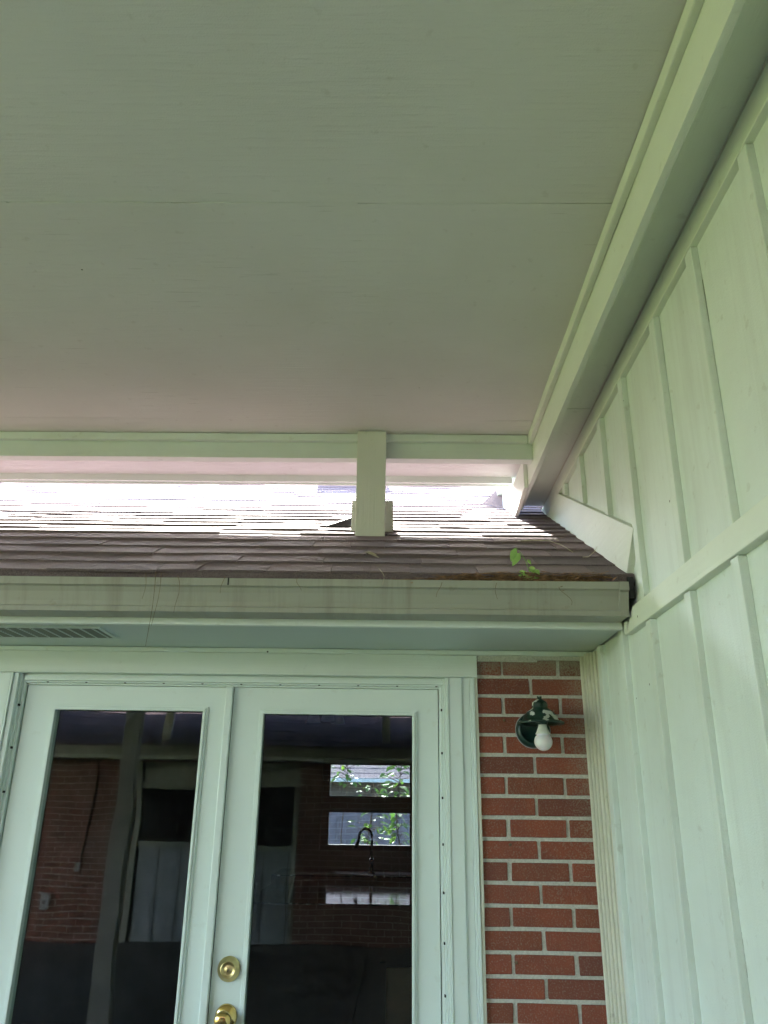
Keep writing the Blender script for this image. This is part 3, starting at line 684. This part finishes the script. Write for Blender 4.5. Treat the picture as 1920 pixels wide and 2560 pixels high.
MB().tube([(0.492, 2.84, 0.285), (0.495, 2.815, 0.297), (0.50, 2.78, 0.306), (lx, ly, 0.312)], 0.009, 10).build('lamp_arm', M_lampin, lamp)
MB().lathe([(0.0135, 0.0), (0.0140, -0.006), (0.0165, -0.014), (0.0215, -0.026), (0.0255, -0.033)], (lx+0.006, ly, lz-0.003), 'Z', 28).build('bulb_neck', M_bulbn, lamp)
bp = [(0.0255, -0.033)]
for k in range(1, 13):
    t = R(-52+k*(52+90)/12.0-0)  # not used for the angle sign, only spacing
a0 = 58
for k in range(0, 15):
    t = R(a0-k*(a0+90)/14.0); bp.append((max(0.0004, 0.0305*math.cos(t)), -0.058+0.0305*math.sin(t)))
bp = bp[1:]; bp[0] = (0.0255, -0.0335)
MB().lathe(bp, (lx+0.006, ly, lz-0.003), 'Z', 32).build('light_bulb', M_bulbw, lamp)
for (x, z) in ((0.392, 0.2865), (0.396, -0.121), (0.400, -0.470), (0.448, 0.287)): MB().lathe([(0.0005, -0.006), (0.004, -0.0055), (0.005, -0.003), (0.005, 0.004)], (x, 2.848, z), 'Y', 10).build('wall_screw', M_twig, house)

# ------------------------------------------------------------------ roof vent up the slope
vt = thing('roof_vent', (-0.36, 4.60, roof_z(4.6)), 'low rust-coloured box vent near the top of the shingle slope, left of the post', 'roof vent')
y = 4.58; M_rust = plain('rusty_vent_metal', (0.30, 0.10, 0.09), 0.6, 0.2, 0.1, 20, 0.2)
MB().hexa([(-0.50, y, roof_z(y)), (-0.14, y, roof_z(y)), (-0.14, y+0.26, roof_z(y+0.26)), (-0.50, y+0.26, roof_z(y+0.26)), (-0.50, y, roof_z(y)+0.075), (-0.14, y, roof_z(y)+0.075), (-0.14, y+0.26, roof_z(y+0.26)+0.045), (-0.50, y+0.26, roof_z(y+0.26)+0.045)]).build('vent_box', M_rust, vt, bevel=0.004)
MB().hexa([(-0.54, y-0.05, roof_z(y)+0.080), (-0.10, y-0.05, roof_z(y)+0.080), (-0.10, y+0.30, roof_z(y+0.26)+0.05), (-0.54, y+0.30, roof_z(y+0.26)+0.05), (-0.54, y-0.05, roof_z(y)+0.092), (-0.10, y-0.05, roof_z(y)+0.092), (-0.10, y+0.30, roof_z(y+0.26)+0.062), (-0.54, y+0.30, roof_z(y+0.26)+0.062)]).build('vent_hood', M_rust, vt, bevel=0.003)

# ------------------------------------------------------------------ small growth and litter on the roof
def leaf_faces(mb, base, d, up, L, Wd, m=0, bend=0.2):
    d = Vector(d).normalized(); up = Vector(up); s = d.cross(up).normalized(); nn = s.cross(d).normalized(); b = Vector(base)
    prof = [(0, 0), (0.15, 0.55), (0.4, 1.0), (0.65, 0.8), (0.85, 0.4), (1.0, 0.0)]
    cen = [mb.bm.verts.new(b+d*L*t-nn*bend*L*t*t) for t, _ in prof]
    for sg in (1, -1):
        e = [cen[0]]+[mb.bm.verts.new(b+d*L*t+s*sg*Wd*0.5*w+nn*(0.12*Wd*w-bend*L*t*t)) for t, w in prof[1:-1]]+[cen[-1]]
        for i in range(len(prof)-1):
            vs = [cen[i], cen[i+1], e[i+1], e[i]]; vs = [v for j, v in enumerate(vs) if v not in vs[:j]]
            if len(vs) >= 3:
                f = mb.bm.faces.new(vs if sg > 0 else vs[::-1]); f.material_index = m; f.smooth = True
wx, wy = 0.412, 2.268
weed = thing('weed_seedling', (wx, wy, 0.64), 'small green leafy weed growing out of the gutter in front of the shingles', 'weed')
st = MB(); main = [(wx, wy, 0.622), (wx-0.004, wy-0.006, 0.655), (wx-0.016, wy-0.012, 0.695), (wx-0.032, wy-0.016, 0.722), (wx-0.046, wy-0.02, 0.735)]
st.tube(main, 0.0012, 6, r1=0.0006); st.tube([(wx+0.002, wy, 0.63), (wx+0.012, wy-0.01, 0.65), (wx+0.010, wy-0.015, 0.668)], 0.0009, 6)
st.tube([(wx-0.004, wy-0.006, 0.655), (wx-0.02, wy-0.01, 0.664)], 0.0008, 5)
st.build('stem', M_leaf, weed)
lv = MB(); up = (0, -1, 0.4)
for base, d, L, Wd in (((wx-0.046, wy-0.02, 0.735), (-0.35, -0.1, -0.9), 0.040, 0.018), ((wx-0.034, wy-0.017, 0.720), (-0.55, -0.2, -0.9), 0.042, 0.020), ((wx-0.012, wy-0.012, 0.70), (0.5, -0.1, -0.6), 0.016, 0.010),
                       ((wx-0.008, wy-0.008, 0.675), (0.9, -0.2, 0.0), 0.018, 0.011), ((wx-0.02, wy-0.01, 0.664), (-0.9, 0, -0.3), 0.020, 0.013), ((wx+0.010, wy-0.015, 0.668), (0.5, -0.2, -0.6), 0.018, 0.012),
                       ((wx-0.004, wy-0.006, 0.655), (-0.6, -0.1, -0.8), 0.022, 0.014), ((wx+0.008, wy-0.008, 0.648), (0.7, -0.1, -0.5), 0.018, 0.012), ((wx+0.002, wy-0.004, 0.645), (-0.1, -0.2, -1), 0.020, 0.013), ((wx-0.022, wy-0.01, 0.652), (-0.2, 0, -1), 0.016, 0.010), ((wx+0.004, wy, 0.66), (0.2, -0.1, 0.9), 0.016, 0.010)):
    leaf_faces(lv, base, d, up, L*1.15, Wd*1.2)
rl = random.Random(5)
for i in range(16):
    leaf_faces(lv, (wx+rl.uniform(-0.03, 0.018), wy-rl.uniform(0.002, 0.014), rl.uniform(0.632, 0.668)), (rl.uniform(-1, 1), -0.3, rl.uniform(-.9, .5)), (0, -1, rl.uniform(-.3, .8)), rl.uniform(0.012, 0.020), rl.uniform(0.008, 0.013))
lv.build('leaves', M_leaf, weed, fixn=False)
# pale scrap of leaf
o = MB(); y = 2.475; x = -0.02
for i in range(2): leaf_faces(o, (-0.105+0.012*i, 2.46+0.01*i, roof_z(2.46)+0.026), (0.95, -0.15, -0.12-0.2*i), (0.1, -0.6, 1), 0.045, 0.024, bend=0.12)
tag(o.build('fallen_leaf', M_straw, fixn=False), 'pale dry leaf scrap lying on the shingles below the roof post', 'fallen leaf')
o = MB(); leaf_faces(o, (-0.250, 2.375, roof_z(2.375)+0.02), (0.9, 0.2, 0.05), (0, -0.6, 1), 0.022, 0.008, bend=0.05)
tag(o.build('fallen_leaf', plain('white_fleck', (0.7, 0.68, 0.75), 0.5), fixn=False), 'tiny whitish fleck on the shingles left of the post, just above the gutter', 'fallen leaf')
def rpt(x, y, h=0.02): return (x, y, roof_z(y)+h)
o = MB(); o.tube([rpt(0.452, 2.66, .03), rpt(0.50, 2.655, .034), rpt(0.545, 2.62, .04), rpt(0.575, 2.575, .035), rpt(0.575, 2.52, .04), rpt(0.592, 2.475, .03)], 0.0020, 6, r1=0.001)
o.tube([rpt(0.545, 2.62, .04), rpt(0.56, 2.615, .05), rpt(0.575, 2.60, .045)], 0.001, 5)
tag(o.build('dry_stem', M_straw), 'curled pale dry stem lying on the shaded shingles by the rake board', 'twig')
o = MB(); leaf_faces(o, rpt(0.438, 2.664, .03), (0.9, 0.0, -0.1), (0, -0.5, 1), 0.022, 0.016, bend=0.02)
tag(o.build('petal_scrap', plain('pale_petal', (0.80, 0.74, 0.66), 0.5), fixn=False), 'small whitish petal at the left end of the curled stem', 'petal')
o = MB(); o.tube([rpt(0.605, 2.40, .03), rpt(0.625, 2.405, .03), rpt(0.65, 2.42, .045), rpt(0.662, 2.43, .06)], 0.0015, 6, r1=0.0008)
tag(o.build('dry_stem', M_straw), 'short bent dry stem near the foot of the rake board', 'twig')
# pine needles and rotten leaves lying in the gutter
o = MB(); rnd = random.Random(4)
for i in range(900):
    x = rnd.choice((rnd.uniform(0.10, 0.66), rnd.uniform(0.2, 0.66), rnd.gauss(0.45, 0.12), rnd.uniform(-0.25, 0.66)))
    if not -0.6 < x < 0.655: continue
    k = min(1.0, max(0.15, (x+0.1)/0.4))
    y = rnd.uniform(2.250, 2.285); z = rnd.uniform(0.612, 0.622+0.036*k); L = rnd.uniform(0.03, 0.085)
    a = rnd.gauss(0, 0.35); e = rnd.gauss(0, 0.16)
    d = Vector((math.cos(a), 0.4*math.sin(a), e)).normalized()*L*0.5
    c = Vector((x, y, z)); p0 = c-d; p1 = c+d
    if p1.x > 0.662 or p0.x > 0.662: continue
    o.tube([p0, c+Vector((0, 0, rnd.uniform(0, .004))), p1], rnd.uniform(0.0006, 0.0012), 4)
for i in range(70):
    x = rnd.uniform(0.42, 0.65); leaf_faces(o, (x, rnd.uniform(2.252, 2.275), rnd.uniform(0.612, 0.636)), (rnd.uniform(-1, 1), -0.2, rnd.uniform(-.3, .4)), (0, -0.8, 1), rnd.uniform(.012, .03), rnd.uniform(.008, .016), bend=rnd.uniform(-.3, .3))
tag(o.build('pine_needles', M_needle, fixn=False), 'brown pine needles and rotten leaves filling the right end of the gutter', 'pine needles', kind='stuff')
# thin strands hanging over the gutter
rnd = random.Random(9)
def strand(x, z0, z1, y=2.233, sway=0.01, mat=M_twig, lab='thin dark strand hanging over the gutter'):
    o = MB(); pts = []
    n = 6; s1 = rnd.uniform(-1, 1)*sway
    for i in range(n+1):
        t = i/n; pts.append((x+s1*t+sway*0.5*math.sin(t*4+x*9), y-0.004*math.sin(t*3.1), z0+(z1-z0)*t))
    o.tube(pts, 0.0009, 5, r1=0.0005)
    return o.build('hanging_strand', mat)
for i, (x, z0, z1, sw, lab) in enumerate(((-0.745, 0.64, 0.56, .010, 'wispy strand over the gutter at the left of the hanging tuft'), (-0.716, 0.645, 0.42, .008, 'longest strand of the tuft hanging over the left part of the gutter'),
                                 (-0.700, 0.64, 0.48, .010, 'strand just right of the longest one in the hanging tuft'), (-0.655, 0.635, 0.52, .022, 'curved dark twig hanging by itself right of the tuft'),
                                 (-0.51, 0.632, 0.58, .006, 'short dark strand at the gutter seam'), (-0.285, 0.63, 0.59, .016, 'short hooked strand on the gutter left of the post'),
                                 (-0.045, 0.66, 0.612, .014, 'pale bent straw over the gutter rim below the post'), (0.135, 0.62, 0.575, .010, 'fine strand on the gutter right of the post'),
                                 (0.300, 0.62, 0.57, .008, 'fine strand on the gutter below the needle heap'), (0.500, 0.61, 0.555, .03, 'slanting dark strand on the gutter near its right end'))):
    s_ = strand(x, z0, z1, sway=sw, mat=M_straw if i == 6 else M_twig); tag(s_, lab, 'strand', 'strands hanging over the gutter')

# ------------------------------------------------------------------ kitchen inside
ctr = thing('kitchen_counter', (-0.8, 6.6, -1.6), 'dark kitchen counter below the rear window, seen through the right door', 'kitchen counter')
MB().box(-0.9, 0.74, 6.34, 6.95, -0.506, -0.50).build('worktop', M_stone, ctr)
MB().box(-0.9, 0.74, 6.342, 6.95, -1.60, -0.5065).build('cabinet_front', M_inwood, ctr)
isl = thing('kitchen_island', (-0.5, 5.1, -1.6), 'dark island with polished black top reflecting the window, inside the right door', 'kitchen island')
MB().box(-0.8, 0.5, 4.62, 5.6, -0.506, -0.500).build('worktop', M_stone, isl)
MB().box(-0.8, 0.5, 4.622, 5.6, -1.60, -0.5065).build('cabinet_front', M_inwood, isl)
fx, fy = -0.165, 6.62
fc = thing('kitchen_faucet', (fx, fy, -0.5), 'dark arched kitchen faucet silhouetted against the rear window', 'faucet')
pts = [(fx, fy, -0.49), (fx, fy, -0.36), (fx+0.002, fy, -0.27)]
for k in range(0, 11):
    t = R(180*k/10.0); pts.append((fx-0.048+0.050*math.cos(t), fy-0.02*(k/10.0), -0.235+0.055*math.sin(t)))
pts += [(fx-0.104, fy-0.02, -0.27), (fx-0.118, fy-0.02, -0.315)]
MB().tube(pts, 0.0105, 12).build('spout', M_steel, fc)
MB().lathe([(0.028, 0.0), (0.028, 0.008), (0.016, 0.012), (0.0155, 0.09), (0.019, 0.092), (0.019, 0.10), (0.0125, 0.104)], (fx, fy, -0.5), 'Z', 20).build('base', M_steel, fc)
MB().tube([(fx-0.106, fy-0.02, -0.275), (fx-0.122, fy-0.02, -0.325)], 0.0135, 12, r1=0.017).build('spray_head', M_steel, fc)
fan = thing('ceiling_fan', (-0.42, 5.0, 0.9), 'dim ceiling fan with broad blades inside the kitchen, top of the right door glass', 'ceiling fan')
MB().lathe([(0.0005, 0.0), (0.05, 0.0), (0.04, -0.05), (0.012, -0.06), (0.012, -0.22), (0.07, -0.24), (0.09, -0.28), (0.08, -0.34), (0.03, -0.36), (0.0005, -0.36)], (-0.42, 5.0, 0.9), 'Z', 24).build('motor', M_inwood, fan)
M_blade = plain('fan_blade', (0.30, 0.29, 0.26), 0.5, 0, 0.05, 6, 0.1)
for k in range(5):
    a = R(20+72*k); c, s = math.cos(a), math.sin(a); bl = MB()
    pr = [(0.10, -0.03), (0.22, -0.07), (0.50, -0.085), (0.58, -0.05), (0.60, 0.0), (0.58, 0.05), (0.50, 0.085), (0.22, 0.07), (0.10, 0.03)]
    top = [bl.bm.verts.new((-0.42+c*u-s*v, 5.0+s*u+c*v, 0.60+0.18*v)) for u, v in pr]; bot = [bl.bm.verts.new((p.co.x, p.co.y, p.co.z-0.008)) for p in top]
    bl.bm.faces.new(top); bl.bm.faces.new(bot[::-1])
    for i in range(len(pr)): bl.bm.faces.new((top[i], bot[i], bot[(i+1) % len(pr)], top[(i+1) % len(pr)]))
    bl.build('blade', M_blade, fan)
for k in range(3):
    a = R(40+120*k); MB().lathe([(0.012, 0.0), (0.03, -0.03), (0.045, -0.08), (0.043, -0.08), (0.028, -0.03), (0.010, -0.004)], (-0.42+0.09*math.cos(a), 5.0+0.09*math.sin(a), 0.555), 'Z', 16).build('lamp_shade', M_plastic, fan)
ch = thing('wooden_chair', (0.05, 4.3, -1.6), 'brown wooden chair back low in the right door glass', 'chair')
for x in (-0.06, 0.30): MB().box(x, x+0.03, 4.42, 4.45, -1.6, -0.74).build('leg', M_inwood, ch)
for x in (-0.06, 0.30): MB().box(x, x+0.03, 4.06, 4.09, -1.6, -1.17).build('leg', M_inwood, ch)
MB().box(-0.06, 0.33, 4.06, 4.45, -1.165, -1.13).build('seat', M_inwood, ch)
M_oak = plain('oak_wood', (0.12, 0.075, 0.04), 0.5, 0, 0.1, 10, 0.2)
MB().box(-0.028, 0.298, 4.425, 4.445, -1.05, -0.76).build('backrest', M_oak, ch, bevel=0.004)

# ------------------------------------------------------------------ seen through the kitchen window
fn = thing('board_fence', (0, 11.0, -1.66), 'grey weathered board fence behind the kitchen window', 'fence')
pk = MB(); x = -5.0
while x < 5: pk.box(x, x+0.138, 11.0, 11.02, -1.66, 0.02+random.uniform(-.01, .01)); x += 0.142
pk.build('pickets', M_fence, fn); MB().box(-5, 5, 11.021, 11.06, -0.25, -0.16).build('rail', M_fence, fn)
nh = thing('neighbour_house', (0, 19, -1.66), 'neighbour house with pale gutter and pinkish roof beyond the fence, through the window', 'house')
MB().box(-7, 1.6, 16.0, 22.0, -1.66, 0.44).build('wall', M_nwall, nh)
rr = MB(); deck(rr, -7.3, 1.9, 15.6, 0.46, 19, 2.4); shingles(rr, -7.3, 1.9, 15.6, 0.46, 19, 2.4, seed=44, expo=0.2); rr.build('roof', M_shin, nh)
MB().box(-7.3, 1.9, 15.48, 15.59, 0.39, 0.455).build('gutter', M_door, nh)
def branch(name, x, y, z0, z1, seed, n, lab, L=0.06):
    rnd = random.Random(seed); t = thing(name, (x, y, -1.66), lab, 'shrub', 'shrubs outside the kitchen window')
    s = MB(); pts = [(x+0.03*math.sin(k*1.3+seed), y+0.02*math.cos(k), -1.66+(z1+1.66)*k/10) for k in range(11)]
    s.tube(pts, 0.014, 6, r1=0.004)
    l = MB()
    for i in range(n):
        z = rnd.uniform(z0, z1); a = rnd.uniform(0, 6.28); rr_ = rnd.uniform(0.02, 0.16)
        b0 = Vector((x+rr_*math.cos(a), y+rr_*math.sin(a), z))
        s.tube([(x, y, z-0.05), b0], 0.0025, 4)
        leaf_faces(l, b0, (math.cos(a), math.sin(a), rnd.uniform(-1.0, 0.2)), (0.2, -0.5, 1), L*rnd.uniform(.7, 1.2), L*0.6, bend=0.2)
    s.build('stem', M_bark, t); l.build('leaves', M_leaf3, t, fixn=False)
branch('leafy_shrub', 0.06, 8.3, -0.75, 0.42, 1, 120, 'bright leafy shoot at the right edge of the kitchen window', 0.085)
branch('leafy_shrub', -0.22, 8.4, -0.8, 0.20, 2, 110, 'leafy shrub in the middle of the kitchen window, below the gutter line', 0.075)
branch('leafy_shrub', -0.52, 8.9, 0.20, 0.55, 3, 45, 'leafy twigs hanging into the top left of the kitchen window', 0.07)

# ------------------------------------------------------------------ THE WING ACROSS THE PATIO (seen mirrored in the door glass)
ow = thing('brick_house', (-2.4, -7.0, -1.66), 'brick wing across the patio with window and siding panels, mirrored in the left door glass', 'house')
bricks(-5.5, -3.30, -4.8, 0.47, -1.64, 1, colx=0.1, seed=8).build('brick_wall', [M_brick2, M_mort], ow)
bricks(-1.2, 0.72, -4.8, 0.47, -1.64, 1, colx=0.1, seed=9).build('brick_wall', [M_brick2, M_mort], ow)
MB().box(-5.5, 0.72, -5.2, -4.91, -1.64, 0.47).build('wall_core', M_inwall, ow)
MB().box(-3.30, -1.2, -4.9, -4.84, -1.60, -0.56).build('siding_panel', M_sidp, ow)
q = MB()
for x in (-3.22, -2.955, -2.69, -2.42, -2.15, -1.88, -1.6, -1.3): q.box(x, x+0.012, -4.838, -4.836, -1.60, -0.56)
q.build('panel_grooves', M_dark, ow)
wf = MB().box(-3.30, -1.2, -4.9, -4.80, -0.56, -0.50).box(-3.30, -3.235, -4.9, -4.79, -1.60, 0.47).box(-1.265, -1.2, -4.9, -4.79, -1.60, 0.47).box(-3.235, -1.265, -4.9, -4.80, 0.17, 0.22).box(-2.35, -2.29, -4.9, -4.82, -0.50, 0.17).build('window', M_otrim, ow)
MB().box(-3.235, -1.265, -4.9, -4.85, 0.22, 0.47).build('window_header', M_otrim, ow)
MB().box(-3.235, -2.351, -4.872, -4.868, -0.499, 0.169).box(-2.289, -1.266, -4.872, -4.868, -0.499, 0.169).build('glass_pane', M_glass2, wf)
MB().box(-5.6, 0.70, -4.36, -4.34, 0.485, 0.66).build('eave_fascia', M_boardX, ow)
MB().box(-5.6, 0.70, -4.8, -4.36, 0.485, 0.495).build('soffit', M_soff, ow)
gm, _ = gutter(-5.6, 0.66, -4.225, 0.6285, s=-1); gm.build('rain_gutter', M_gut, ow)
r2 = MB(); deck(r2, -5.7, 0.722, -4.27, RZ0, -6.93, RZr); shingles(r2, -5.7, 0.722, -4.27, RZ0, -6.93, RZr, seed=21)
deck(r2, -5.7, 0.722, -9.59, RZ0, -6.93, RZr); r2.build('shingle_roof', M_shin, ow)
MB().box(-5.5, 0.72, -9.2, -9.1, -1.64, 0.7).box(-5.5, -5.4, -9.1, -5.2, -1.64, 0.9).build('rear_wall', M_brick2, ow)
cd = MB().tube([(-3.86, -4.785, 0.47), (-3.86, -4.785, -0.2), (-3.90, -4.785, -0.74)], 0.011, 8).build('conduit', M_twig, ow)
MB().box(-3.96, -3.89, -4.80, -4.755, -0.84, -0.74).build('junction_box', M_plastic, ow, bevel=0.003)
ob = MB().box(-4.33, -4.235, -4.80, -4.745, -1.25, -1.08).box(-4.30, -4.265, -4.745, -4.74, -1.19, -1.15, 1).build('outlet_box', [M_plastic, M_dark], ow, bevel=0.004)

# ------------------------------------------------------------------ unseen trees on the left lawn, added for green bounce light and horizon
def tree(x, y, h, r, seed, lab):
    rnd = random.Random(seed); t = thing('unseen_tree', (x, y, -1.66), lab, 'tree', 'unseen trees on the lawn')
    s = MB(); s.tube([(x, y, -1.7), (x+.05, y, -0.2), (x, y+.1, h*0.4-1.66), (x+.1, y, h*0.7-1.66)], 0.17, 9, r1=0.05)
    for k in range(6):
        a = rnd.uniform(0, 6.28); s.tube([(x, y, h*0.3-1.66), (x+r*.3*math.cos(a), y+r*.3*math.sin(a), h*.5-1.66), (x+r*.6*math.cos(a), y+r*.6*math.sin(a), h*.65-1.66)], 0.06, 6, r1=0.015)
    s.build('trunk', M_bark, t); l = MB()
    cl = [(rnd.uniform(-r, r)*.7, rnd.uniform(-r, r)*.7, h*rnd.uniform(.35, .92), rnd.uniform(.35, .6)*r*.8) for _ in range(14)]
    for cx, cy, cz_, cr in cl:
        for i in range(130):
            v = Vector((rnd.gauss(0, 1), rnd.gauss(0, 1), rnd.gauss(0, .8))).normalized()*cr*rnd.uniform(.6, 1.05)
            c = Vector((x+cx, y+cy, cz_-1.66))+v; a = Vector((rnd.uniform(-1, 1), rnd.uniform(-1, 1), rnd.uniform(-1, 1))).normalized()*0.13; b = a.cross(Vector((rnd.uniform(-1, 1), rnd.uniform(-1, 1), rnd.uniform(-1, 1)))).normalized()*0.09
            l.quad([c-a, c-b, c+a, c+b])
    l.build('crown', M_leaf2, t, fixn=False)
tree(-30, 3, 7, 3, 1, 'unseen broad tree farthest forward on the left lawn'); tree(-34, -6, 8, 3.4, 2, 'unseen tall tree in the middle of the left lawn'); tree(-28, 12, 6, 2.6, 3, 'unseen smallest tree at the back of the left lawn')
